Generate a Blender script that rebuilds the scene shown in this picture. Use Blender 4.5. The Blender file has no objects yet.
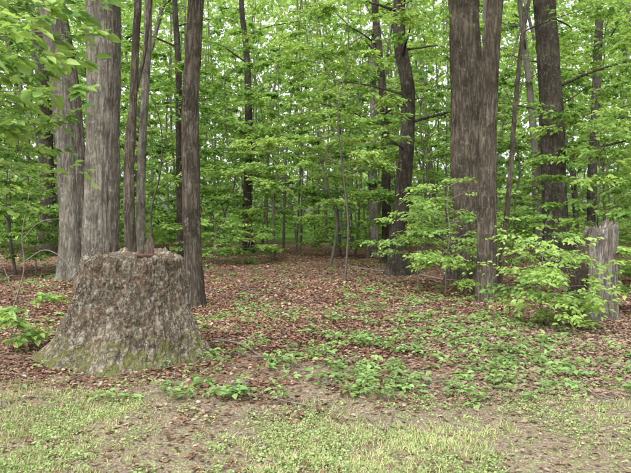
import bpy, math, numpy as np
from mathutils import Vector, Matrix
R = np.random.default_rng(7)
F=619.0; CX=315.5; CY=236.5; EYE=1.6; PITCH=math.atan(21.5/F)

# ---------------------------------------------------------------- helpers
def W(px,py,d):
    u=(px-CX)/F; v=-(py-CY)/F
    c,s=math.cos(PITCH),math.sin(PITCH)
    dy=c+v*s; dz=-s+v*c
    k=d/dy
    return (u*k,d,EYE+dz*k)
def hsh(i,j,k,seed):
    n=(i*374761393+j*668265263+k*2147483647+seed*1274126177)&0xffffffff
    n=((n^(n>>13))*1274126177)&0xffffffff
    n=n^(n>>16)
    return (n&0xffff)/65535.0
def vn(x,y,z,seed=0):
    x=np.asarray(x,float);y=np.asarray(y,float)+0*x;z=np.asarray(z,float)+0*x
    i=np.floor(x).astype(np.int64);j=np.floor(y).astype(np.int64);k=np.floor(z).astype(np.int64)
    fx=x-i;fy=y-j;fz=z-k
    fx=fx*fx*(3-2*fx);fy=fy*fy*(3-2*fy);fz=fz*fz*(3-2*fz)
    r=0
    for a in (0,1):
        for b in (0,1):
            for c in (0,1):
                w=(fx if a else 1-fx)*(fy if b else 1-fy)*(fz if c else 1-fz)
                r=r+w*hsh(i+a,j+b,k+c,seed)
    return r*2-1
def fbm(x,y,z,seed=0,o=3):
    r=0;a=1;f=1
    for q in range(o):
        r=r+a*vn(np.asarray(x)*f,np.asarray(y)*f,np.asarray(z)*f,seed+q);a*=.5;f*=2.03
    return r
def gh(x,y):
    x=np.asarray(x,float);y=np.asarray(y,float)
    near=np.clip((y-3)/5,0,1)
    return .05*vn(x*.5,y*.5,0*x,3)*near+.02*vn(x*1.9,y*1.9,0*x,4)+.008*vn(x*7,y*7,0*x,5)
def mesh_obj(name,verts,faces_flat,counts,mat,col=None,smooth=False,parent=None):
    me=bpy.data.meshes.new(name)
    verts=np.asarray(verts,np.float32).reshape(-1,3)
    ff=np.asarray(faces_flat,np.int32).ravel(); counts=np.asarray(counts,np.int32)
    me.vertices.add(len(verts));me.vertices.foreach_set('co',verts.ravel())
    me.loops.add(len(ff));me.loops.foreach_set('vertex_index',ff)
    me.polygons.add(len(counts))
    st=np.zeros(len(counts),np.int32);st[1:]=np.cumsum(counts)[:-1]
    me.polygons.foreach_set('loop_start',st);me.polygons.foreach_set('loop_total',counts)
    if smooth: me.polygons.foreach_set('use_smooth',np.ones(len(counts),bool))
    me.update(calc_edges=True)
    if col is not None:
        at=me.color_attributes.new('Col','FLOAT_COLOR','POINT')
        c=np.ones((len(verts),4),np.float32);c[:,:3]=col
        at.data.foreach_set('color',c.ravel())
    me.materials.append(mat)
    ob=bpy.data.objects.new(name,me);bpy.context.collection.objects.link(ob)
    if parent: ob.parent=parent
    return ob
def nrm(a): return a/np.maximum(np.linalg.norm(a,axis=-1,keepdims=True),1e-9)

# ---------------------------------------------------------------- materials
def newmat(n):
    m=bpy.data.materials.new(n);m.use_nodes=True;nt=m.node_tree
    for x in list(nt.nodes): nt.nodes.remove(x)
    out=nt.nodes.new('ShaderNodeOutputMaterial');return m,nt,out
def N(nt,t,**k):
    n=nt.nodes.new(t)
    for a,b in k.items(): setattr(n,a,b)
    return n
def ramp(nt,stops,interp='LINEAR'):
    r=nt.nodes.new('ShaderNodeValToRGB');cr=r.color_ramp;cr.interpolation=interp
    while len(cr.elements)<len(stops): cr.elements.new(.5)
    for e,(p,c) in zip(cr.elements,stops): e.position=p;e.color=(*c,1) if len(c)==3 else c
    return r
def mixc(nt,f,a,b,bt='MIX'):
    m=nt.nodes.new('ShaderNodeMix');m.data_type='RGBA';m.blend_type=bt
    for inp,v in ((m.inputs[0],f),(m.inputs[6],a),(m.inputs[7],b)):
        if hasattr(v,'is_output'): nt.links.new(v,inp)
        else: inp.default_value=v if not isinstance(v,tuple) else ((*v,1) if len(v)==3 else v)
    return m.outputs[2]
def noise(nt,vec,scale,detail=3,rough=.5):
    n=nt.nodes.new('ShaderNodeTexNoise');n.inputs['Scale'].default_value=scale;n.inputs['Detail'].default_value=detail;n.inputs['Roughness'].default_value=rough
    nt.links.new(vec,n.inputs[0]);return n
def leafmat(n,trans=.4,spec=None,tint=(1.2,1.15,.7)):
    m,nt,out=newmat(n)
    at=N(nt,'ShaderNodeAttribute',attribute_name='Col')
    if spec:
        p=N(nt,'ShaderNodeBsdfPrincipled');p.inputs['Roughness'].default_value=spec[1]
        p.inputs['Specular IOR Level'].default_value=spec[0];nt.links.new(at.outputs['Color'],p.inputs['Base Color'])
    else:
        p=N(nt,'ShaderNodeBsdfDiffuse');nt.links.new(at.outputs['Color'],p.inputs[0])
    t=N(nt,'ShaderNodeBsdfTranslucent')
    nt.links.new(mixc(nt,1.0,at.outputs['Color'],tint,'MULTIPLY'),t.inputs[0])
    mx=N(nt,'ShaderNodeMixShader');mx.inputs[0].default_value=trans
    nt.links.new(p.outputs[0],mx.inputs[1]);nt.links.new(t.outputs[0],mx.inputs[2])
    nt.links.new(mx.outputs[0],out.inputs[0])
    return m
def simplebark(n,c1,c2,sx=13,sz=2.6):
    m,nt,out=newmat(n);tc=N(nt,'ShaderNodeTexCoord')
    mp=N(nt,'ShaderNodeMapping');mp.inputs['Scale'].default_value=(sx,sx,sz);nt.links.new(tc.outputs['Object'],mp.inputs[0])
    no=noise(nt,mp.outputs[0],2,3,.7);r=ramp(nt,[(.3,c1),(.7,c2)]);nt.links.new(no.outputs[0],r.inputs[0])
    p=N(nt,'ShaderNodeBsdfDiffuse');nt.links.new(r.outputs[0],p.inputs[0]);nt.links.new(p.outputs[0],out.inputs[0]);return m
def barkmat(n,c1,c2,c3,sx=14,sz=2.2,bump=.6,lichen=0.0,moss=0.0,lcol=(.42,.42,.36),furrow=.5,brown=0,lscale=15,wid=.16,det=5):
    m,nt,out=newmat(n);L=nt.links
    tc=N(nt,'ShaderNodeTexCoord')
    mp=N(nt,'ShaderNodeMapping');mp.inputs['Scale'].default_value=(sx,sx,sz);L.new(tc.outputs['Object'],mp.inputs[0])
    dn=noise(nt,mp.outputs[0],1.1,3,.65)
    add=N(nt,'ShaderNodeVectorMath',operation='MULTIPLY_ADD');L.new(dn.outputs['Color'],add.inputs[0]);add.inputs[1].default_value=(2.6,2.6,2.6);L.new(mp.outputs[0],add.inputs[2])
    vo=N(nt,'ShaderNodeTexVoronoi',feature='DISTANCE_TO_EDGE');vo.inputs['Scale'].default_value=.8;L.new(add.outputs[0],vo.inputs[0])
    n2=noise(nt,mp.outputs[0],3.0,det,.8)
    ja=N(nt,'ShaderNodeMath',operation='MULTIPLY_ADD');L.new(n2.outputs[0],ja.inputs[0]);ja.inputs[1].default_value=-.4;L.new(vo.outputs['Distance'],ja.inputs[2])
    jb=N(nt,'ShaderNodeMath',operation='ADD');L.new(ja.outputs[0],jb.inputs[0]);jb.inputs[1].default_value=.195
    r1=ramp(nt,[(0,(1-furrow,)*3),(wid*.4,(1-furrow*.75,)*3),(wid*1.4,(1,1,1))]);L.new(jb.outputs[0],r1.inputs[0])
    r2=ramp(nt,[(.3,c1),(.5,c2),(.7,c3)]);L.new(n2.outputs[0],r2.inputs[0])
    col=mixc(nt,1.0,r2.outputs[0],r1.outputs[0],'MULTIPLY')
    big=noise(nt,tc.outputs['Object'],1.9,3,.65)
    rb=ramp(nt,[(.33,(.62,.6,.58)),(.67,(1.28,1.25,1.2))]);L.new(big.outputs[0],rb.inputs[0])
    col=mixc(nt,1.0,col,rb.outputs[0],'MULTIPLY')
    if brown>0:
        bn=noise(nt,tc.outputs['Object'],8,5,.75);r=ramp(nt,[(.47,(0,0,0)),(.6,(brown,)*3)]);L.new(bn.outputs[0],r.inputs[0])
        col=mixc(nt,r.outputs[0],col,(.20,.125,.075))
    if lichen>0:
        ln=noise(nt,tc.outputs['Object'],lscale,6,.85)
        rl=ramp(nt,[(.60-.12*lichen,(0,0,0)),(.65-.1*lichen,(.85,.85,.85))]);L.new(ln.outputs[0],rl.inputs[0])
        lm=mixc(nt,1.0,rl.outputs[0],r1.outputs[0],'MULTIPLY')
        col=mixc(nt,lm,col,lcol)
    if moss>0:
        sp=N(nt,'ShaderNodeSeparateXYZ');L.new(tc.outputs['Object'],sp.inputs[0])
        mn=noise(nt,tc.outputs['Object'],8,6,.75)
        ma=N(nt,'ShaderNodeMath',operation='MULTIPLY_ADD');L.new(sp.outputs[2],ma.inputs[0]);ma.inputs[1].default_value=-.24/moss;L.new(mn.outputs[0],ma.inputs[2])
        rm=ramp(nt,[(.38,(0,0,0)),(.5,(.8,.8,.8))]);L.new(ma.outputs[0],rm.inputs[0])
        col=mixc(nt,rm.outputs[0],col,(.16,.185,.055))
    p=N(nt,'ShaderNodeBsdfDiffuse');p.inputs['Roughness'].default_value=.6
    L.new(col,p.inputs['Color'])
    h=N(nt,'ShaderNodeMath',operation='MULTIPLY_ADD');L.new(n2.outputs[0],h.inputs[0]);h.inputs[1].default_value=.8;L.new(r1.outputs[0],h.inputs[2])
    bb=N(nt,'ShaderNodeBump');bb.inputs['Strength'].default_value=bump;bb.inputs['Distance'].default_value=.03;L.new(h.outputs[0],bb.inputs['Height'])
    L.new(bb.outputs[0],p.inputs['Normal']);L.new(p.outputs[0],out.inputs[0])
    return m
M_leaf=leafmat('leaf_green',.42)
M_leafn=leafmat('leaf_green_near',.42,(.3,.45))
M_grass=leafmat('grass_blades',.3)
M_litter=leafmat('dry_leaves',.12,None,(1.1,1,.8))
M_bgrey=barkmat('bark_grey',(.165,.152,.126),(.245,.228,.195),(.335,.318,.28),13,1.9,.9,furrow=.5,lichen=.4,lcol=(.35,.36,.29),lscale=6)
M_bred=barkmat('bark_brown',(.09,.076,.06),(.142,.122,.098),(.21,.186,.153),14,2.2,.9,furrow=.55,lichen=.3,lcol=(.235,.235,.185),lscale=6)
M_bdark=barkmat('bark_dark',(.055,.05,.041),(.086,.078,.063),(.13,.12,.10),13,2.6,.8,furrow=.45,lichen=.4,lcol=(.155,.17,.12),lscale=6)
M_bfar=simplebark('bark_far',(.075,.07,.055),(.165,.155,.125))
M_bstump=barkmat('bark_stump',(.19,.155,.118),(.32,.27,.215),(.47,.415,.34),14,6.0,1.0,lichen=.75,moss=.55,furrow=.68,brown=.6,lcol=(.52,.51,.42),lscale=20,wid=.17,det=7)
M_twig=simplebark('twig_bark',(.12,.1,.085),(.27,.24,.2),30,8)

# ---------------------------------------------------------------- tubes
def resample(pts,n):
    P=np.asarray(pts,float);k=len(P)
    Q=np.vstack([2*P[0]-P[1],P,2*P[-1]-P[-2]])
    out=[]
    for t in np.linspace(0,k-1-1e-6,n):
        i=int(t);f=t-i;a,b,c,d=Q[i],Q[i+1],Q[i+2],Q[i+3]
        out.append(.5*((2*b)+(-a+c)*f+(2*a-5*b+4*c-d)*f*f+(-a+3*b-3*c+d)*f**3))
    return np.array(out)
class TB:
    def __init__(s): s.v=[];s.f=[];s.n=0;s.caps=[]
    def tube(s,P,r,seg=8,rough=0.0,flare=None,seed=1,ridge=0.0):
        P=np.asarray(P,float);n=len(P);r=np.broadcast_to(r,(n,)).astype(float)
        T=nrm(np.gradient(P,axis=0))
        ref=np.array([1.,0,0]) if abs(T[0][0])<.8 else np.array([0,1.,0])
        u=nrm(ref-T[0]*ref.dot(T[0]));A=np.linspace(0,2*math.pi,seg,endpoint=False)
        ca,sa=np.cos(A),np.sin(A);V=np.zeros((n,seg,3))
        for i in range(n):
            u=u-T[i]*u.dot(T[i]);u/=np.linalg.norm(u);w=np.cross(T[i],u)
            rr=np.full(seg,r[i])
            if rough: rr=rr*(1+rough*fbm(ca*1.5+seed*9,sa*1.5,np.full(seg,P[i][2]*.8),seed,2))
            if ridge: rr=rr*(1+ridge*(1-2*np.abs(vn(ca*7,sa*7,np.full(seg,P[i][2]*1.3),seed+5)))+ridge*.6*vn(ca*14,sa*14,np.full(seg,P[i][2]*4),seed+6))
            if flare is not None:
                h=P[i][2]-P[0][2];k=math.exp(-h/flare[1])
                lob=.55+.45*np.cos(A*flare[2]+seed*1.7+.6*np.sin(A*2+seed))
                rr=rr*(1+flare[0]*k*lob)
            V[i]=P[i]+np.outer(rr*ca,u)+np.outer(rr*sa,w)
        b=s.n;idx=b+np.arange(n*seg).reshape(n,seg);nx=np.roll(idx,-1,1)
        q=np.stack([idx[:-1],nx[:-1],nx[1:],idx[1:]],-1).reshape(-1,4)
        s.v.append(V.reshape(-1,3));s.f.append(q);s.n+=n*seg
        s.v.append(P[-1:].copy());c=s.n;s.n+=1
        s.caps.append(np.stack([idx[-1],nx[-1],np.full(seg,c)],-1))
    def obj(s,name,mat,parent=None):
        q=np.concatenate(s.f);t=np.concatenate(s.caps)
        ff=np.concatenate([q.ravel(),t.ravel()]);ct=np.concatenate([np.full(len(q),4),np.full(len(t),3)])
        return mesh_obj(name,np.concatenate(s.v),ff,ct,mat,smooth=True,parent=parent)

# ---------------------------------------------------------------- leaves
BR=np.array([.32,.475,.13]);MD=np.array([.16,.295,.075]);DK=np.array([.05,.12,.034])
def palette(t):
    t=np.clip(t,0,1.12)[:,None]
    return np.where(t<.5,DK+(MD-DK)*t*2,MD+(BR-MD)*(t-.5)*2)
def leaves_obj(name,pos,axis,nor,size,col,mat,parent=None,wid=.5,fold=.12,lod=False):
    n=len(pos);a=nrm(axis);nn=nrm(nor-a*np.sum(nor*a,1,keepdims=True));s=np.cross(a,nn)
    L=np.broadcast_to(size,(n,))[:,None];w=L*wid*.5
    if lod:
        v=np.zeros((n,4,3));v[:,0]=pos;v[:,1]=pos+a*L*.45+s*w*1.15+nn*L*fold*.8;v[:,2]=pos+a*L-nn*L*fold*.4;v[:,3]=pos+a*L*.5-s*w*1.15+nn*L*fold*.8
        return mesh_obj(name,v.reshape(-1,3),np.arange(4*n),np.full(n,4),mat,col=np.repeat(col,4,0),parent=parent)
    v=np.zeros((n,6,3))
    v[:,0]=pos;v[:,1]=pos+a*L*.3+s*w*.95+nn*L*fold;v[:,2]=pos+a*L*.68+s*w*.75+nn*L*fold*.7
    v[:,3]=pos+a*L-nn*L*fold*.6;v[:,4]=pos+a*L*.68-s*w*.75+nn*L*fold*.7;v[:,5]=pos+a*L*.3-s*w*.95+nn*L*fold
    b=(np.arange(n)*6)[:,None]
    f=np.concatenate([b+np.array([0,1,2,3]),b+np.array([0,3,4,5])],1)
    return mesh_obj(name,v.reshape(-1,3),f.ravel(),np.full(2*n,4),mat,col=np.repeat(col,6,0),parent=parent)
def clump(C,D,L,ls,ntw=6,nl=8,tone=.5,tv=.22,flat=.12,droop=.25,tilt=.4):
    C=np.asarray(C,float).reshape(-1,3);n=len(C);D=nrm(np.asarray(D,float).reshape(-1,3)+1e-6)
    L=np.broadcast_to(L,(n,))[:,None,None]
    az=np.arctan2(D[:,1],D[:,0])[:,None]+R.uniform(-1.15,1.15,(n,ntw))
    T=np.stack([np.cos(az),np.sin(az),R.normal(-.05,flat,(n,ntw))+0*az],-1)
    S0=C[:,None]+D[:,None]*(R.uniform(0,.7,(n,ntw,1))*L)
    s=(np.arange(nl)+R.uniform(.1,.9,(n,ntw,nl)))/nl
    tl=(L*R.uniform(.45,.95,(n,ntw,1)))
    P=S0[:,:,None]+T[:,:,None]*(s*tl)[...,None]
    P[...,2]-=droop*(s*tl)**2
    side=np.where(np.arange(nl)%2,1,-1)[None,None,:,None]
    perp=np.stack([-T[...,1],T[...,0],0*T[...,0]],-1)[:,:,None]
    ax=T[:,:,None]*.7+perp*side*R.uniform(.4,1.1,P.shape[:3])[...,None]+R.normal(0,.2,P.shape)
    ax[...,2]-=.25
    no=np.zeros(P.shape);no[...,2]=1;no+=R.normal(0,tilt,P.shape);no[...,1]-=.25
    P+=R.normal(0,.02,P.shape)
    tn=np.broadcast_to(tone,(n,))+R.normal(0,tv*.8,n)
    t=(tn[:,None,None]+R.normal(0,tv*.7,P.shape[:3])).ravel()
    k=P.size//3
    return P.reshape(-1,3),ax.reshape(-1,3),no.reshape(-1,3),ls*R.uniform(.55,1.3,k),palette(t)*R.uniform(.85,1.15,(k,1))
def join(ls): return [np.concatenate(x) for x in zip(*ls)]

def tree(name,way,depth,mat,top=12,seg=28,flare=(.9,.35,5),limbs=5,limb0=5.5,ls=.13,tone=.55,seed=1,rough=.08,ridge=.05,
         extra=None,ntw=5,nl=6,spread=2.6,taper=.5):
    rr=np.random.default_rng(seed)
    pts=[];rad=[]
    for (px,py,rp) in way:
        pts.append(W(px,py,depth));rad.append(rp*depth/F)
    pts=pts[::-1];rad=rad[::-1]
    gz=float(gh(pts[0][0],pts[0][1]))
    p0=np.array(pts[0]);pts[0]=(p0[0],p0[1],gz-.12)
    pv=nrm(np.array(pts[-1])-np.array(pts[-2]));last=np.array(pts[-1])
    zs=last[2]
    while zs<top:
        st=2.2;last=last+np.array([pv[0]*st*.8+rr.normal(0,.12),pv[1]*st+rr.normal(0,.12),st]);zs=last[2]
        pts.append(tuple(last));rad.append(max(rad[-1]*(1-.25*taper-.05),.03))
    nn=max(24,len(pts)*(16 if seg>30 else 9))
    P=resample(pts,nn);Rr=resample(np.array(rad)[:,None]*np.ones((1,3)),len(P))[:,0]
    tb=TB();zz=P[:,2]
    Z=np.unique(np.concatenate([np.linspace(zz[0],zz[0]+.9,10),zz[zz>zz[0]+1.0]]))
    P2=np.stack([np.interp(Z,zz,P[:,0]),np.interp(Z,zz,P[:,1]),Z],1);R2=np.interp(Z,zz,Rr)
    tb.tube(P2,R2,seg,rough,flare,seed,ridge)
    cl=[]
    def at(z): return np.array([np.interp(z,zz,P[:,0]),np.interp(z,zz,P[:,1]),z]),float(np.interp(z,zz,Rr))
    specs=[]
    for i in range(limbs):
        z=limb0+(top-limb0)*(i+rr.uniform(0,.8))/max(limbs,1)
        a=i*2.4+rr.uniform(-.5,.5)+seed;specs.append((z,a,rr.uniform(.6,1.1)*spread,rr.uniform(.1,.7),tone))
    if extra: specs+=extra
    for (z,a,ln,rise,tn) in specs:
        c,r0=at(min(z,P[-1][2]-.1));d=np.array([math.cos(a),math.sin(a),0])
        q=[c,c+d*ln*.35+[0,0,rise*ln*.25],c+d*ln*.7+[rr.normal(0,.12),rr.normal(0,.12),rise*ln*.42],c+d*ln+[rr.normal(0,.2),rr.normal(0,.2),rise*ln*.5]]
        q=resample(q,9);tb.tube(q,np.linspace(min(r0*.45,.013*ln+.01),.005,9),7,0,None,seed)
        m=max(4,int(ln*2.8));t=rr.uniform(.25,1.0,m);ii=(t*8)
        B=np.stack([np.interp(ii,range(9),q[:,e]) for e in range(3)],1)
        aa=a+rr.uniform(-1.4,1.4,m);DD=np.stack([np.cos(aa),np.sin(aa),np.full(m,.05)],1)
        cl.append(clump(B,DD,rr.uniform(.5,.95,m),ls,ntw,nl,tn))
    ob=tb.obj(name,mat)
    if cl: leaves_obj('foliage',*join(cl),M_leaf,parent=ob,wid=.6,lod=True)
    return ob

GY=lambda d:215+EYE*F/d
tree('oak_tree',[(50,-20,12),(58,40,12.5),(66,100,13),(71,160,13),(74,220,13.5),(74,GY(15),15)],15,M_bgrey,seed=3,ridge=.06,seg=72)
tree('oak_tree',[(103,-20,15),(104,60,15.5),(103,140,15.5),(101,210,16),(99,GY(14),18)],14,M_bgrey,seed=4,ridge=.06,seg=84,flare=(.5,.3,5))
tree('maple_tree',[(138,-20,3.4),(136,40,3.6),(133,110,3.8),(130,180,4),(132,250,4.4),(134,GY(8.6),5)],8.6,M_bred,top=8,seed=5,seg=20,limbs=3,limb0=5.2,spread=1.4,flare=(.3,.15,4),rough=.16)
tree('maple_sapling',[(152,-20,1.8),(145,50,1.9),(136,90,2),(128,130,2.2),(126,200,2.4),(130,GY(10),2.8)],10,M_bred,top=8,seed=25,seg=10,limbs=3,limb0=5.6,spread=1.4,flare=(.2,.1,4),rough=.1)
tree('maple_tree',[(150,-20,3.6),(147,60,3.8),(143,130,4),(141,200,4.4),(141,GY(19),5)],19,M_bgrey,top=12,seed=6,seg=14,limbs=5,limb0=8)
tree('hickory_tree',[(197,-20,7.5),(194,40,7.8),(190,110,8.2),(191,190,8.7),(193,260,9),(195,GY(11),10.5)],11,M_bred,seed=7,seg=52,ridge=.05,flare=(.35,.25,4),limb0=6.2)
tree('beech_tree',[(399,-20,5.4),(400,40,6),(408,90,6.6),(407,140,7.2),(403,195,7.6),(397,240,8.8),(399,GY(16.5),11)],16.5,M_bdark,seed=8,seg=30,flare=(1.5,.25,5),limb0=2.6,limbs=14,spread=2.8,tone=.75,rough=.15)
tree('maple_tree',[(372,-20,3),(378,40,3.4),(384,110,3.8),(386,170,4.2),(387,GY(21),5)],21,M_bdark,seed=9,seg=14,limb0=4,limbs=8,tone=.65)
tree('oak_tree',[(463,-20,14),(465,50,14.5),(467,130,14.8),(468,200,15.2),(468,GY(14.5),18)],14.5,M_bred,seed=10,ridge=.06,seg=80,flare=(.6,.3,5),limb0=7)
tree('hickory_tree',[(497,-20,7),(492,40,8),(488,110,8.5),(487,180,9),(487,250,9.5),(487,GY(11.6),11)],11.6,M_bred,seed=11,seg=52,ridge=.05,flare=(.35,.25,4),limb0=6)
tree('maple_sapling',[(532,-20,1.8),(522,40,2.1),(515,110,2.3),(509,190,2.5),(503,250,2.8),(497,GY(12),3.2)],12,M_bred,top=8,seed=12,seg=10,limbs=4,limb0=5,spread=1.5,flare=(.2,.1,3))
tree('oak_tree',[(544,-20,10),(548,50,10.5),(552,120,11),(554,180,11.4),(556,230,12),(558,GY(17),15)],17,M_bdark,seed=13,seg=60,ridge=.05,flare=(.6,.3,5),limb0=7,
     extra=[(3.0,.15,3.4,.5,.7),(4.4,2.7,2.2,.4,.6),(5.0,-.2,3.0,.6,.7)])
tree('oak_tree',[(44,60,6),(46,150,6.5),(48,200,7),(49,GY(24),9)],24,M_bdark,seed=14,seg=20,limb0=5,limbs=8)
tree('oak_tree',[(247,60,3),(249,150,4),(247,200,4.4),(248,GY(26),6)],26,M_bdark,seed=15,seg=16,limb0=4,limbs=7,tone=.6)
tree('oak_tree',[(374,120,3.6),(373,180,4),(374,GY(24),5)],24,M_bgrey,seed=16,seg=16,limb0=4,limbs=7,tone=.6)
tree('hickory_tree',[(178,60,3),(179,120,3.3),(180,180,3.6),(182,GY(23),4.5)],23,M_bdark,seed=18,seg=16,limb0=5,limbs=7)
tree('oak_tree',[(600,-10,3.5),(596,100,4),(592,180,4.3),(594,GY(23),6)],23,M_bdark,seed=19,seg=16,limb0=5,limbs=7)

def understory(name,px,d,H,spread,z0=.9,tone=.65,ls=.1,nb=20,seed=1,ntw=6,nl=8,r=.035,lean=0,mat=None,dens=3.6,flat=.07,stems=1,lod=None):
    rr=np.random.default_rng(seed);x=(px-CX)/F*d
    g=float(gh(x,d));tb=TB();cl=[]
    for sidx in range(stems):
        ln0=lean+(rr.uniform(-.5,.5)*H if stems>1 else 0);ly=(rr.uniform(-.4,.4)*H if stems>1 else 0)
        Q=[(x,d,g-.05)]
        for i in range(1,6): Q.append((x+ln0*i/5+rr.normal(0,.02*H),d+ly*i/5+rr.normal(0,.02*H),g+H*i/5))
        Q=resample(Q,26);tb.tube(Q,np.linspace(r,min(.008,r*.4),26),8,.05,None,seed)
        n_=max(3,nb//stems)
        for i in range(n_):
            f=(i+.5)/n_;z=z0+(H-z0)*f;c=np.array([np.interp(z+g,Q[:,2],Q[:,0]),np.interp(z+g,Q[:,2],Q[:,1]),z+g])
            a=i*2.4+rr.uniform(-.6,.6);ln=spread*rr.uniform(.55,1.1)*(1-.45*f);d_=np.array([math.cos(a),math.sin(a),0]);up=rr.uniform(-.1,.4)
            q=resample([c,c+d_*ln*.5+[0,0,up*ln*.8],c+d_*ln+[0,0,up*ln]],7);tb.tube(q,np.linspace(.004+.006*ln,.002,7),5,0)
            m=max(2,int(ln*dens));t=rr.uniform(.2,1,m)*6
            B=np.stack([np.interp(t,range(7),q[:,e]) for e in range(3)],1);aa=a+rr.uniform(-1.3,1.3,m)
            cl.append(clump(B,np.stack([np.cos(aa),np.sin(aa),0*aa],1),rr.uniform(.35,.7,m)*min(1,spread),ls,ntw,nl,tone+rr.normal(0,.12),flat=flat))
    ob=tb.obj(name,M_bfar if r>.02 else M_twig);leaves_obj('foliage',*join(cl),mat or M_leaf,parent=ob,wid=.58,lod=(d>16.5) if lod is None else lod);return ob
for i,(px,d,H,sp,z0,tn) in enumerate([(330,19,7,2.6,1.3,.75),(275,22,8,2.8,1.5,.8),(355,25,9,3,1.2,.7),(300,28,9,3,1.4,.65),
    (225,24,7.5,2.6,1.0,.7),(155,22,8,2.5,1.0,.6),(15,17,6.5,2.4,.9,.7),(-40,15,7,2.6,1,.7),(110,26,9,3,1.2,.6),(425,19,7.5,2.4,1.2,.8),
    (450,24,9,2.8,1,.65),(520,21,8,2.6,1.0,.7),(600,18,7.5,2.5,.8,.75),(650,15,6.5,2.6,.7,.75),(570,26,9,3,1,.6),(680,22,9,3,1,.6),
    (60,30,10,3,1,.5),(400,30,10,3,1.2,.6),(190,30,11,3,1.0,.65),(240,33,12,3.2,1.0,.65),(340,36,13,3.4,1.4,.65),(490,30,11,3.2,1.0,.6),(10,26,10,3.2,.8,.5)]):
    big=d>20
    understory('maple_sapling' if i%2 else 'beech_sapling',px,d,H,sp,z0,tn,.16 if big else .13,26,seed=30+i,r=.045,ntw=6,nl=6 if big else 7,dens=3.2,flat=.16)
understory('beech_sapling',345,15,6.8,2.3,2.4,.9,.12,18,seed=66,r=.03,flat=.14)
understory('maple_sapling',596,13,3.8,1.6,1.2,.75,.12,16,seed=67,r=.022,flat=.14)
understory('beech_sapling',446,12.6,2.2,1.35,.25,.95,.095,22,seed=70,r=.018,mat=M_leafn)
understory('beech_sapling',418,13.5,1.8,.95,.5,.85,.09,12,seed=71,r=.014,mat=M_leafn)
understory('spicebush_shrub',540,9.0,1.2,.78,.12,1.05,.085,24,seed=72,r=.009,mat=M_leafn,dens=2.6,flat=.22,stems=3,nl=6,ntw=5)
understory('spicebush_shrub',566,8.5,.75,.6,.06,1.0,.075,16,seed=73,r=.008,mat=M_leafn,dens=3,flat=.2,stems=2,nl=6,ntw=5)
understory('spicebush_shrub',518,12.6,1.6,.8,.2,.8,.09,16,seed=74,r=.012,stems=2)
understory('spicebush_shrub',645,9.8,1.2,.6,.1,.8,.08,12,seed=75,r=.012,stems=2)
understory('spicebush_shrub',4,7.2,.62,.4,.1,.8,.095,8,seed=76,r=.008,mat=M_leafn,dens=3,flat=.25,nl=5,ntw=4,stems=2)
understory('spicebush_shrub',215,20,1.5,1.2,.15,.7,.12,14,seed=77,r=.018)
understory('spicebush_shrub',250,21,1.2,1.4,.15,.8,.12,14,seed=78,r=.018)
understory('spicebush_shrub',35,17,2.0,1.5,.15,.6,.12,16,seed=79,r=.018)
understory('spicebush_shrub',335,24,1.2,1.6,.15,.75,.13,14,seed=80,r=.018)
understory('spicebush_shrub',600,14,1.3,1.1,.15,.75,.1,14,seed=81,r=.015)

def overhang():
    tb=TB();x0,y0=-3.75,5.2;rr=np.random.default_rng(90)
    Q=resample([(x0,y0,-.05),(x0+.05,y0,1.5),(x0-.03,y0+.05,3),(x0,y0+.1,4.6)],24);tb.tube(Q,np.linspace(.06,.02,24),12,.08,(.4,.15,4),2)
    cl=[]
    targets=[((62,18),5.0),((85,35),5.0),((40,58),4.9),((80,92),5.1),((20,95),4.8),((95,6),5.2),((15,25),4.7),((45,-15),4.9),((60,118),5.0),((30,75),5.3),((70,60),5.4),((30,0),5.3),
             ((52,150),5.6),((20,165),5.5),((66,172),5.8),((25,208),5.6),((-4,60),4.8),((6,128),5.4),((40,125),5.5),((10,190),5.9)]
    for (p,d) in targets:
        e=np.array(W(p[0],p[1],d));s=np.array([x0,y0,e[2]-.2]);m=(s+e)/2+[0,0,.1]
        q=resample([s,m,e],8);tb.tube(q,np.linspace(.01,.0025,8),6,0)
        t=np.array([.5,.65,.78,.9,1.0])*7;B=np.stack([np.interp(t,range(8),q[:,k]) for k in range(3)],1)
        a=math.atan2(e[1]-s[1],e[0]-s[0])+rr.uniform(-.9,.9,5);up=p[1]<130
        cl.append(clump(B,np.stack([np.cos(a),np.sin(a),0*a],1),.2 if up else .17,.12 if up else .08,3,4,.75 if up else .85,.25,.25,.8,.55))
    ob=tb.obj('hickory_sapling',M_twig);leaves_obj('foliage',*join(cl),M_leafn,parent=ob,wid=.5)
overhang()

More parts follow.
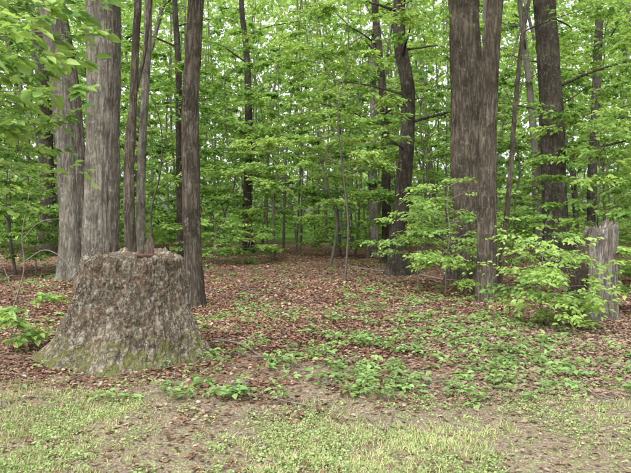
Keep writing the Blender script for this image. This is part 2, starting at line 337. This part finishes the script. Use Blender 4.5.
def distant():
    tb=TB();rr=np.random.default_rng(101)
    for i in range(125):
        d=rr.uniform(23,56);x=rr.uniform(-.7,.7)*d;H=rr.uniform(10,20);ln=rr.normal(0,1.1);r=rr.choice([.04,.05,.06,.08,.1,.14,.19])
        if i>90: d=rr.uniform(27,46);x=rr.uniform(-.22,.2)*d;r=rr.choice([.04,.06,.08])
        Q=resample([(x,d,-.1),(x+ln*.3+rr.normal(0,.25),d,H*.35),(x+ln*.8+rr.normal(0,.2),d+rr.normal(0,.3),H*.7),(x+ln*1.5,d,H)],14)
        tb.tube(Q,np.linspace(r,r*.4,14),8,.08,(.5,.3,4),i)
        for k in range(3):
            z=rr.uniform(.2,.8);c=Q[int(z*13)];a=rr.uniform(0,6.28);l=rr.uniform(1,3)
            q=resample([c,c+np.array([math.cos(a),math.sin(a),.3])*l*.5,c+np.array([math.cos(a),math.sin(a),.5])*l],6);tb.tube(q,np.linspace(r*.3,.012,6),5)
    ob=tb.obj('distant_trees',M_bfar)
    cl=[]
    n=4200
    d=24+32*R.random(n)**.9;x=R.uniform(-.66,.66,n)*d;z=R.random(n)**1.0*(d*.40+1.5)+.6
    keep=(vn(x*.28,d*.28,z*.5,9)+.45*vn(x*.9,d*.9,z*1.3,10))>-.12
    keep&=~((np.abs(x+.3)<3.0)&(z<2.2)&(d<34))
    d,x,z=d[keep],x[keep],z[keep];m=len(d);a=R.uniform(0,6.28,m)
    tone=.64+.4*vn(x*.35,d*.35,z*.5,11)+.012*z  # hazy brightness put into the far leaf tone, paler with height
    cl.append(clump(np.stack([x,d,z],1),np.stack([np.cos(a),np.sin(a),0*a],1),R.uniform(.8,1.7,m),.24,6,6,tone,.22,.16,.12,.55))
    n=60000
    x=R.uniform(-46,46,n);y=R.uniform(56,64,n);z=R.random(n)**1.0*25
    kk=(vn(x*.35,y*.2,z*.45,12)>-.45)|(z<13)
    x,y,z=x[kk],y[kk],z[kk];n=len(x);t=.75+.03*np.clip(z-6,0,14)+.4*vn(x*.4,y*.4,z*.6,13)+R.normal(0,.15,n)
    no=R.normal(0,.6,(n,3));no[:,2]+=.6;no[:,1]-=.7
    cl.append((np.stack([x,y,z],1),R.normal(0,1,(n,3)),no,R.uniform(.35,.75,n),palette(t)+.03))  # back wall leaf colours lifted to stand in for bright distant haze
    n=1000;d=R.uniform(27,56,n);x=R.uniform(-.65,.65,n)*d;k=~((np.abs(x+.3)<3)&(d<35));x,d=x[k],d[k];n=len(x);a=R.uniform(0,6.28,n)
    cl.append(clump(np.stack([x,d,R.uniform(.2,1.0,n)+R.random(n)*(d-24)*.05],1),np.stack([np.cos(a),np.sin(a),0*a],1),R.uniform(.6,1.3,n),.2,6,6,.75,.25,.2,.2,.5))
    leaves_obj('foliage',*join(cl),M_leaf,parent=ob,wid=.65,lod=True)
distant()

# ---------------------------------------------------------------- ground
def ground():
    xs=np.concatenate([np.linspace(-250,-14,24)[:-1],np.arange(-14,14,.09),np.linspace(14,250,24)])
    ys=np.concatenate([np.linspace(-60,2,12)[:-1],np.arange(2,18,.08),np.linspace(18,40,70)[1:],np.linspace(42,350,26)])
    X,Y=np.meshgrid(xs,ys);Z=gh(X,Y);nx,ny=len(xs),len(ys)
    V=np.stack([X,Y,Z],-1).reshape(-1,3);I=np.arange(nx*ny).reshape(ny,nx)
    q=np.stack([I[:-1,:-1],I[:-1,1:],I[1:,1:],I[1:,:-1]],-1).reshape(-1,4)
    m,nt,out=newmat('forest_floor');L=nt.links
    tc=N(nt,'ShaderNodeTexCoord');O=tc.outputs['Object']
    sp=N(nt,'ShaderNodeSeparateXYZ');L.new(O,sp.inputs[0])
    vo=N(nt,'ShaderNodeTexVoronoi');vo.inputs['Scale'].default_value=26;L.new(O,vo.inputs[0])
    sc=N(nt,'ShaderNodeSeparateColor');L.new(vo.outputs['Color'],sc.inputs[0])
    rl=ramp(nt,[(0,(.07,.045,.03)),(.3,(.15,.09,.062)),(.6,(.22,.14,.098)),(.85,(.28,.195,.14)),(1,(.36,.27,.2))]);L.new(sc.outputs[0],rl.inputs[0])
    n1=noise(nt,O,60,5,.75)
    rs=ramp(nt,[(.34,(.08,.06,.043)),(.5,(.21,.165,.12)),(.66,(.40,.33,.255))]);L.new(n1.outputs[0],rs.inputs[0])
    n2=noise(nt,O,1.3,4)
    a=N(nt,'ShaderNodeMath',operation='MULTIPLY_ADD');L.new(n2.outputs[0],a.inputs[0]);a.inputs[1].default_value=3.0;L.new(sp.outputs[1],a.inputs[2])
    mr=N(nt,'ShaderNodeMapRange');mr.inputs[1].default_value=6.8;mr.inputs[2].default_value=8.6;L.new(a.outputs[0],mr.inputs[0])
    col=mixc(nt,mr.outputs[0],rs.outputs[0],rl.outputs[0])
    mg=N(nt,'ShaderNodeMapRange');mg.inputs[1].default_value=7.4;mg.inputs[2].default_value=5.4;L.new(a.outputs[0],mg.inputs[0])
    n3=noise(nt,O,7,6,.8)
    rg=ramp(nt,[(.48,(0,0,0)),(.6,(.7,.7,.7))]);L.new(n3.outputs[0],rg.inputs[0])
    mm=N(nt,'ShaderNodeMath',operation='MULTIPLY');L.new(mg.outputs[0],mm.inputs[0]);L.new(rg.outputs[0],mm.inputs[1])
    gc=ramp(nt,[(.35,(.13,.17,.055)),(.65,(.34,.38,.17))]);L.new(n1.outputs[0],gc.inputs[0])
    col=mixc(nt,mm.outputs[0],col,gc.outputs[0])
    mf=N(nt,'ShaderNodeMapRange');mf.inputs[1].default_value=33;mf.inputs[2].default_value=42;L.new(a.outputs[0],mf.inputs[0])
    col=mixc(nt,mf.outputs[0],col,(.10,.18,.045))
    p=N(nt,'ShaderNodeBsdfDiffuse');L.new(col,p.inputs['Color'])
    vm=N(nt,'ShaderNodeMath',operation='MULTIPLY');L.new(vo.outputs['Distance'],vm.inputs[0]);vm.inputs[1].default_value=.6
    n4=noise(nt,O,38,3,.7)
    ad=N(nt,'ShaderNodeMath',operation='ADD');L.new(vm.outputs[0],ad.inputs[0]);L.new(n4.outputs[0],ad.inputs[1])
    b=N(nt,'ShaderNodeBump');b.inputs['Strength'].default_value=.7;b.inputs['Distance'].default_value=.03;L.new(ad.outputs[0],b.inputs['Height']);L.new(b.outputs[0],p.inputs['Normal'])
    L.new(p.outputs[0],out.inputs[0])
    mesh_obj('ground',V,q.ravel(),np.full(len(q),4),m,smooth=True)
ground()
def instump(x,y,m=0): return ((x+2.06)**2+(y-6.95)**2)<(.8+m)**2

def litter():
    n=210000
    y=3.6*np.exp(R.random(n)*math.log(28/3.6));y=np.where(R.random(n)<.4,R.uniform(5.5,15,n),y);x=R.uniform(-1,1,n)*(.56*y+.8)
    dens=np.clip((y-4.9)/2.6+.6*vn(x*1.3,y*1.3,0*x,21)+.45*vn(x*4,y*4,0*x,23),.10,1)
    k=(R.random(n)<dens)&~instump(x,y,.05);x,y=x[k],y[k];n=len(x)
    z=gh(x,y)+R.uniform(.002,.022,n)
    a=R.uniform(0,6.28,n);ax=np.stack([np.cos(a),np.sin(a),R.normal(0,.22,n)],1);no=np.stack([R.normal(0,.32,n),R.normal(0,.32,n),np.ones(n)],1)
    pal=np.array([[.245,.135,.092],[.18,.10,.068],[.30,.19,.135],[.40,.295,.22],[.105,.068,.048],[.265,.15,.10],[.48,.39,.31]])
    ci=R.choice(7,n,p=[.21,.2,.18,.13,.13,.10,.05]);c=pal[ci]*R.uniform(.7,1.2,(n,1))*(1+.25*vn(x*.8,y*.8,0*x,22))[:,None]
    pale=np.clip((x-.6)/1.5,0,1)*np.clip((10-y)/2,0,1);pale=pale[:,None]*.55
    c=c*(1-pale)+np.array([.36,.28,.21])*R.uniform(.7,1.2,(n,1))*pale
    s=R.uniform(.024,.068,n)*np.clip(.6+y*.045,.7,1.5);P=np.stack([x,y,z],1);f=y>9
    ob=leaves_obj('leaf_litter',P[~f],ax[~f],no[~f],s[~f],c[~f],M_litter,wid=.66,fold=.08)
    leaves_obj('far_leaves',P[f],ax[f],no[f],s[f],c[f],M_litter,wid=.7,fold=.08,lod=True,parent=ob)
litter()

def grass():
    n=240000
    y=R.uniform(2.9,6.9,n);x=R.uniform(-1,1,n)*(.56*y+.5)
    ns=vn(x*1.1,y*1.4,0*x,31)+.8*vn(x*3.5,y*3.5,0*x,32)+.8*vn(x*11,y*11,0*x,33)
    edge=5.6+.4*vn(x*.9,0*x,0*x,34)
    dens=np.clip((edge-y)/1.5+.25,0,1)*np.clip(.32+.75*ns,.03,1)
    k=(R.random(n)<dens)&~instump(x,y,-.05);x,y=x[k],y[k];n=len(x)
    z=gh(x,y);h=R.uniform(.010,.034,n)*(1+.5*vn(x*2,y*2,0*x,35));a=R.uniform(0,6.28,n);w=R.uniform(.0015,.0032,n)
    le=R.uniform(.3,1.8,n)*h;b=np.stack([x,y,z],1)
    s=np.stack([-np.sin(a),np.cos(a),0*a],1)*w[:,None];d=np.stack([np.cos(a)*le,np.sin(a)*le,0*a],1);up=np.array([0,0,1.])
    v=np.zeros((n,5,3));v[:,0]=b-s;v[:,1]=b+s;v[:,2]=b+s*.8+d*.35+up*h[:,None]*.6;v[:,3]=b-s*.8+d*.35+up*h[:,None]*.6;v[:,4]=b+d+up*h[:,None]
    o=(np.arange(n)*5)[:,None];f=np.concatenate([o+np.array([0,1,2,3]),o+np.array([3,2,4])],1)
    t=R.random(n)[:,None];c=np.array([.27,.37,.13])*(1-t)+np.array([.52,.57,.29])*t
    dry=R.random(n)<.14;c[dry]=[.5,.42,.27];c*=(1+.25*vn(x*2,y*2,0*x,36))[:,None]
    g=mesh_obj('grass',v.reshape(-1,3),f.ravel(),np.tile([4,3],n),M_grass,col=np.repeat(c,5,0))
    n=80000;y=R.uniform(2.9,6.9,n);x=R.uniform(-1,1,n)*(.56*y+.5)
    ns=vn(x*2.1,y*2.1,0*x,41)+.8*vn(x*6,y*6,0*x,42)+.5*vn(x*15,y*15,0*x,43);k=(R.random(n)<np.clip((6.5-y)/1.6,0.06,1)*np.clip(.3+.9*ns,0.02,1))&~instump(x,y)
    x,y=x[k],y[k];n=len(x);a=R.uniform(0,6.28,n)
    leaves_obj('weeds',np.stack([x,y,gh(x,y)+R.uniform(.006,.035,n)],1),np.stack([np.cos(a),np.sin(a),R.normal(.1,.3,n)],1),
        np.stack([R.normal(0,.35,n),R.normal(0,.35,n),np.ones(n)],1),R.uniform(.011,.026,n),np.array([.32,.43,.17])*R.uniform(.6,1.35,(n,1)),M_grass,parent=g,wid=.8)
grass()

def seedlings():
    n=9500
    y=5.2*np.exp(R.random(n)*math.log(24/5.2));x=R.uniform(-1,1,n)*(.55*y+.3)
    px=CX+x/y*F
    pref=.55*np.exp(-((px-370)/130)**2)*np.exp(-((y-8.6)/3.2)**2)+.36+.5*np.exp(-((px-520)/110)**2)*np.exp(-((y-8.2)/3)**2)
    ns=vn(x*.9,y*.9,0*x,51)+.9*vn(x*2.7,y*2.7,0*x,52)
    k=(R.random(n)<np.clip(pref*(.42+1.2*ns),0.01,1)*.75)&~instump(x,y,.1);x,y=x[k],y[k];n=len(x)
    nl=7;h=R.uniform(.03,.15,n);s=R.uniform(.028,.085,n)
    a=(R.uniform(0,6.28,n)[:,None]+np.arange(nl)*2.4+R.normal(0,.3,(n,nl)))
    z=(gh(x,y)[:,None]+h[:,None]*R.uniform(.45,1,(n,nl)));rr=s[:,None]*R.uniform(.1,.7,(n,nl))
    P=np.stack([x[:,None]+np.cos(a)*rr,y[:,None]+np.sin(a)*rr,z],-1).reshape(-1,3)
    ax=np.stack([np.cos(a),np.sin(a),R.normal(0,.25,(n,nl))],-1).reshape(-1,3);m=len(P)
    no=np.stack([R.normal(0,.3,m),R.normal(0,.3,m),np.ones(m)],1)
    c=np.repeat(np.array([.27,.43,.15])*R.uniform(.6,1.25,(n,1)),nl,0)*R.uniform(.85,1.15,(m,1))
    leaves_obj('seedling_plants',P,ax,no,np.repeat(s,nl)*R.uniform(.7,1.2,m),c,M_leafn,wid=.6)
seedlings()

# ---------------------------------------------------------------- big stump
def stump():
    cx,cy,H=-2.06,6.95,1.17;na,nz=560,260
    A=np.linspace(0,2*math.pi,na,endpoint=False);V=[]
    for i in range(nz):
        f=i/(nz-1);z=-.08+(H+.08)*f;hh=max(z,0)/H
        r=.525+.15*(1-hh)+.25*math.exp(-hh*4.5)
        side=-np.cos(A)
        r=r*(1+.15*np.clip(side,0,1)*(1-hh)**1.1)
        k=math.exp(-hh*2.6)
        lob=np.cos(A*5+.8+.9*np.sin(A*2+.4))+.5*np.cos(A*9+2+hh*.8)
        r=r*(1+.09*k*lob+.03*np.cos(A*4+1+hh*2))
        ca,sa=np.cos(A),np.sin(A)
        wx=.5*fbm(ca*3,sa*3,np.full(na,z*3),61,2)
        rid=np.abs(fbm(ca*9+wx*2,sa*9,np.full(na,z*5.5)+wx,62,2))
        rid2=np.abs(fbm(ca*19,sa*19,np.full(na,z*11)+wx*2,69,2))
        r=r+.045*np.clip(rid,0,.55)+.022*np.clip(rid2,0,.5)-.028+.045*fbm(ca*3,sa*3,np.full(na,z*2.5),64,3)+.010*fbm(ca*34,sa*34,np.full(na,z*30),65,2)
        e=max(0,(z-(H-.05))/.05);r=r-.035*e*e
        zt=z+np.where(f>.9,(f-.9)*10,0)*(.06*vn(ca*4,sa*4,0*ca,66)+.03*vn(ca*14,sa*14,0*ca,67))
        V.append(np.stack([cx+r*ca,cy+r*sa,zt],1))
    rim=V[-1]
    for q in (.93,.85,.7,.5,.3,.12):
        c=np.array([cx,cy,H]);v=c+(rim-c)*q;dep=(.035 if q<.9 else .012)
        v[:,2]=H-dep+.02*fbm(v[:,0]*6,v[:,1]*6,0*A,68,3);V.append(v)
    n=len(V);V=np.concatenate(V);I=np.arange(n*na).reshape(n,na);nx=np.roll(I,-1,1)
    q=np.stack([I[:-1],nx[:-1],nx[1:],I[1:]],-1).reshape(-1,4)
    V=np.vstack([V,[[cx,cy,H-.03]]]);t=np.stack([I[-1],nx[-1],np.full(na,len(V)-1)],-1)
    mesh_obj('tree_stump',V,np.concatenate([q.ravel(),t.ravel()]),np.concatenate([np.full(len(q),4),np.full(len(t),3)]),M_bstump,smooth=True)
    m,nt,out=newmat('rust');p=N(nt,'ShaderNodeBsdfPrincipled');tc=N(nt,'ShaderNodeTexCoord');no=noise(nt,tc.outputs['Object'],25)
    rp=ramp(nt,[(.35,(.07,.035,.024)),(.65,(.17,.085,.055))]);nt.links.new(no.outputs[0],rp.inputs[0]);nt.links.new(rp.outputs[0],p.inputs['Base Color']);p.inputs['Roughness'].default_value=.85;nt.links.new(p.outputs[0],out.inputs[0])
    x,y,_=W(146,250,6.6);z=H-.005
    tb=TB();P=np.array([(x,y,z-.02),(x,y,z),(x,y,z+.015),(x,y,z+.022),(x,y,z+.023)]);tb.tube(P,[.10,.115,.12,.11,.02],28,.08,None,4);tb.obj('rusty_metal_disc',m)
    prof=[(0,.06,.035,0),(.05,.052,.03,0),(.09,.06,.026,.006),(.13,.04,.02,.012),(.18,.026,.014,.016),(.235,.005,.004,.02)]
    sv=[]
    for (h,a,b,o) in prof:
        for j in range(8):
            t=j*math.pi/4;sv.append((x+.03+o+a*math.cos(t),y+b*math.sin(t),z+.018+h*.95))
    I=np.arange(48).reshape(6,8);nx=np.roll(I,-1,1);qq=np.stack([I[:-1],nx[:-1],nx[1:],I[1:]],-1).reshape(-1,4)
    ms=barkmat('old_wood',(.10,.08,.062),(.16,.13,.105),(.23,.19,.155),40,6,.4)
    sp=mesh_obj('wood_splinter',sv,qq.ravel(),np.full(len(qq),4),ms)
    s2=[((vx-x)*.6+x-.065,vy,z+.018+(vz-z-.018)*.5) for vx,vy,vz in sv]
    mesh_obj('small_prong',s2,qq.ravel(),np.full(len(qq),4),ms,parent=sp)
stump()

def snag():
    M=barkmat('weathered_wood',(.17,.16,.145),(.29,.275,.25),(.42,.405,.375),20,2.0,1.0,furrow=.55,brown=.35)
    M2=barkmat('decayed_bark',(.06,.047,.038),(.10,.08,.065),(.17,.145,.12),18,4,.9,moss=.3)
    base=np.array([*W(597,320,9.5)[:2],0]);topc=np.array(W(601,227,9.5));na=160;nz=100
    A=np.linspace(0,2*math.pi,na,endpoint=False);ca,sa=np.cos(A),np.sin(A);V=[]
    jag=.10*vn(ca*3,sa*3,0*A,71)+.07*vn(ca*8,sa*8,0*A,72)+.03*vn(ca*18,sa*18,0*A,76)+.11*ca-.06*np.clip(-sa-.2,0,1)
    for i in range(nz):
        f=i/(nz-1);c=base+(topc-base)*f;r=.255-.035*f+.10*math.exp(-f*8)
        rr=r*(1+.09*np.cos(A*3+1)+.05*np.cos(A*5+f)+.06*vn(ca*10,sa*10,np.full(na,f*2.5),73)+.035*vn(ca*24,sa*24,np.full(na,f*7),77)+.11*fbm(ca*3,sa*3,np.full(na,f*5),74,3))
        V.append(np.stack([c[0]+rr*ca,c[1]+rr*sa,np.full(na,c[2]-.06*(1-f))+jag*f**3],1))
    for q in (.82,.6,.3):
        v=V[nz-1].copy();c=v.mean(0);v[:,:2]=c[:2]+(v[:,:2]-c[:2])*q;v[:,2]=v[:,2]*q+(c[2]-.1)*(1-q)-.04+.05*vn(v[:,0]*30,v[:,1]*30,0*A,75);V.append(v)
    c=V[-1].mean(0);n=len(V);V=np.concatenate(V);I=np.arange(n*na).reshape(n,na);nx=np.roll(I,-1,1)
    q=np.stack([I[:-1],nx[:-1],nx[1:],I[1:]],-1).reshape(-1,4);V=np.vstack([V,[c]]);t=np.stack([I[-1],nx[-1],np.full(na,len(V)-1)],-1)
    ob=mesh_obj('broken_tree_trunk',V,np.concatenate([q.ravel(),t.ravel()]),np.concatenate([np.full(len(q),4),np.full(len(t),3)]),M,smooth=True)
    tb=TB();P=resample([W(574,322,9.35),W(576,296,9.35),W(582,270,9.4),W(588,245,9.45),W(591,228,9.48)],30)
    tb.tube(P,np.interp(np.linspace(0,1,30),[0,.3,.75,1],[.13,.11,.07,.02]),28,.35,None,3,.25)
    tb.obj('decayed_bark',M2,parent=ob)
snag()

def twigs():
    tb=TB();rr=np.random.default_rng(200)
    for i in range(420):
        y=rr.uniform(4.3,20);x=rr.uniform(-1,1)*.55*y
        if instump(x,y,.15): continue
        a=rr.uniform(0,6.28);l=rr.uniform(.12,.6);p=[]
        for t in (-.5,-.15,.2,.5):
            X=x+math.cos(a)*l*t+rr.normal(0,.02);Y=y+math.sin(a)*l*t+rr.normal(0,.02);p.append((X,Y,float(gh(X,Y))+.018+rr.uniform(0,.02)))
        tb.tube(resample(p,7),np.linspace(rr.uniform(.004,.01),.002,7),5)
    for pts,r in (([(215,345,7.6),(240,352,7.3),(262,362,6.8),(285,366,6.6)],.016),([(420,276,16),(450,282,14.9),(480,285,14.2)],.03),([(350,268,18.5),(390,272,17),(432,268,18.6)],.04)):
        Q=[]
        for (px,py,d) in pts: X=(px-CX)/F*d;Q.append((X,d,float(gh(X,d))+.03))
        tb.tube(resample(Q,12),np.linspace(r,r*.4,12),7,.1)
    tb.obj('fallen_twigs',M_twig)
    tb=TB()
    for pts,r in (([(10,318,9.5),(24,270,9.5),(22,235,9.4),(30,190,9.3)],.014),([(24,262,9.5),(45,250,9.4),(66,262,9.3),(78,290,9.2)],.009),
                  ([(22,240,9.4),(40,222,9.3),(66,218,9.2)],.008),([(28,282,9.5),(50,285,9.3),(70,300,9.2)],.007),([(16,300,9.5),(2,262,9.5),(-8,230,9.4)],.009)):
        tb.tube(resample([W(*p) for p in pts],16),np.linspace(r,r*.35,16),6)
    tb.obj('bare_shrub',M_twig)
twigs()

def rock():
    x,y=(238-CX)/F*5.45,5.45;n,m=16,24;V=[]
    for i in range(n):
        th=math.pi*i/(n-1)
        for j in range(m):
            ph=2*math.pi*j/m;v=np.array([math.sin(th)*math.cos(ph),math.sin(th)*math.sin(ph),math.cos(th)])
            k=1+.22*float(vn(v[0]*1.7+5,v[1]*1.7,v[2]*1.7,81))+.06*float(vn(v[0]*6,v[1]*6,v[2]*6,82))
            V.append((x+.07*v[0]*k,y+.05*v[1]*k,.035+float(gh(x,y))+.05*v[2]*k))
    I=np.arange(n*m).reshape(n,m);nx=np.roll(I,-1,1);q=np.stack([I[:-1],I[1:],nx[1:],nx[:-1]],-1).reshape(-1,4)
    mesh_obj('rock',V,q.ravel(),np.full(len(q),4),barkmat('rock_mat',(.06,.052,.05),(.10,.09,.085),(.15,.14,.13),30,30,.3),smooth=True)
rock()

# ---------------------------------------------------------------- light
sc=bpy.context.scene
w=bpy.data.worlds.new('World');sc.world=w;w.use_nodes=True;nt=w.node_tree
bg=nt.nodes['Background'];sky=nt.nodes.new('ShaderNodeTexSky');sky.sky_type='NISHITA';sky.sun_disc=False
EL,AZ=math.radians(56),math.radians(205)
sky.sun_elevation=EL;sky.sun_rotation=AZ;sky.air_density=1.0;sky.dust_density=4
hs=nt.nodes.new('ShaderNodeHueSaturation');hs.inputs['Saturation'].default_value=.15;hs.inputs['Value'].default_value=2.65
nt.links.new(sky.outputs[0],hs.inputs['Color']);nt.links.new(hs.outputs[0],bg.inputs[0]);bg.inputs[1].default_value=.15
sd=bpy.data.lights.new('sun','SUN');sd.energy=1.2;sd.angle=math.radians(25);sd.color=(1,.97,.9)
so=bpy.data.objects.new('sun',sd);bpy.context.collection.objects.link(so)
dv=Vector((math.sin(AZ)*math.cos(EL),math.cos(AZ)*math.cos(EL),math.sin(EL)))
so.rotation_euler=dv.to_track_quat('Z','Y').to_euler()
cd=bpy.data.cameras.new('camera');co=bpy.data.objects.new('camera',cd);bpy.context.collection.objects.link(co)
co.location=(0,0,EYE);co.rotation_euler=(math.pi/2-PITCH,0,0);cd.sensor_width=36;cd.lens=36*F/631;cd.clip_end=1000;cd.clip_start=.05
sc.camera=co
sc.view_settings.view_transform='Standard';sc.view_settings.look='None';sc.view_settings.exposure=0
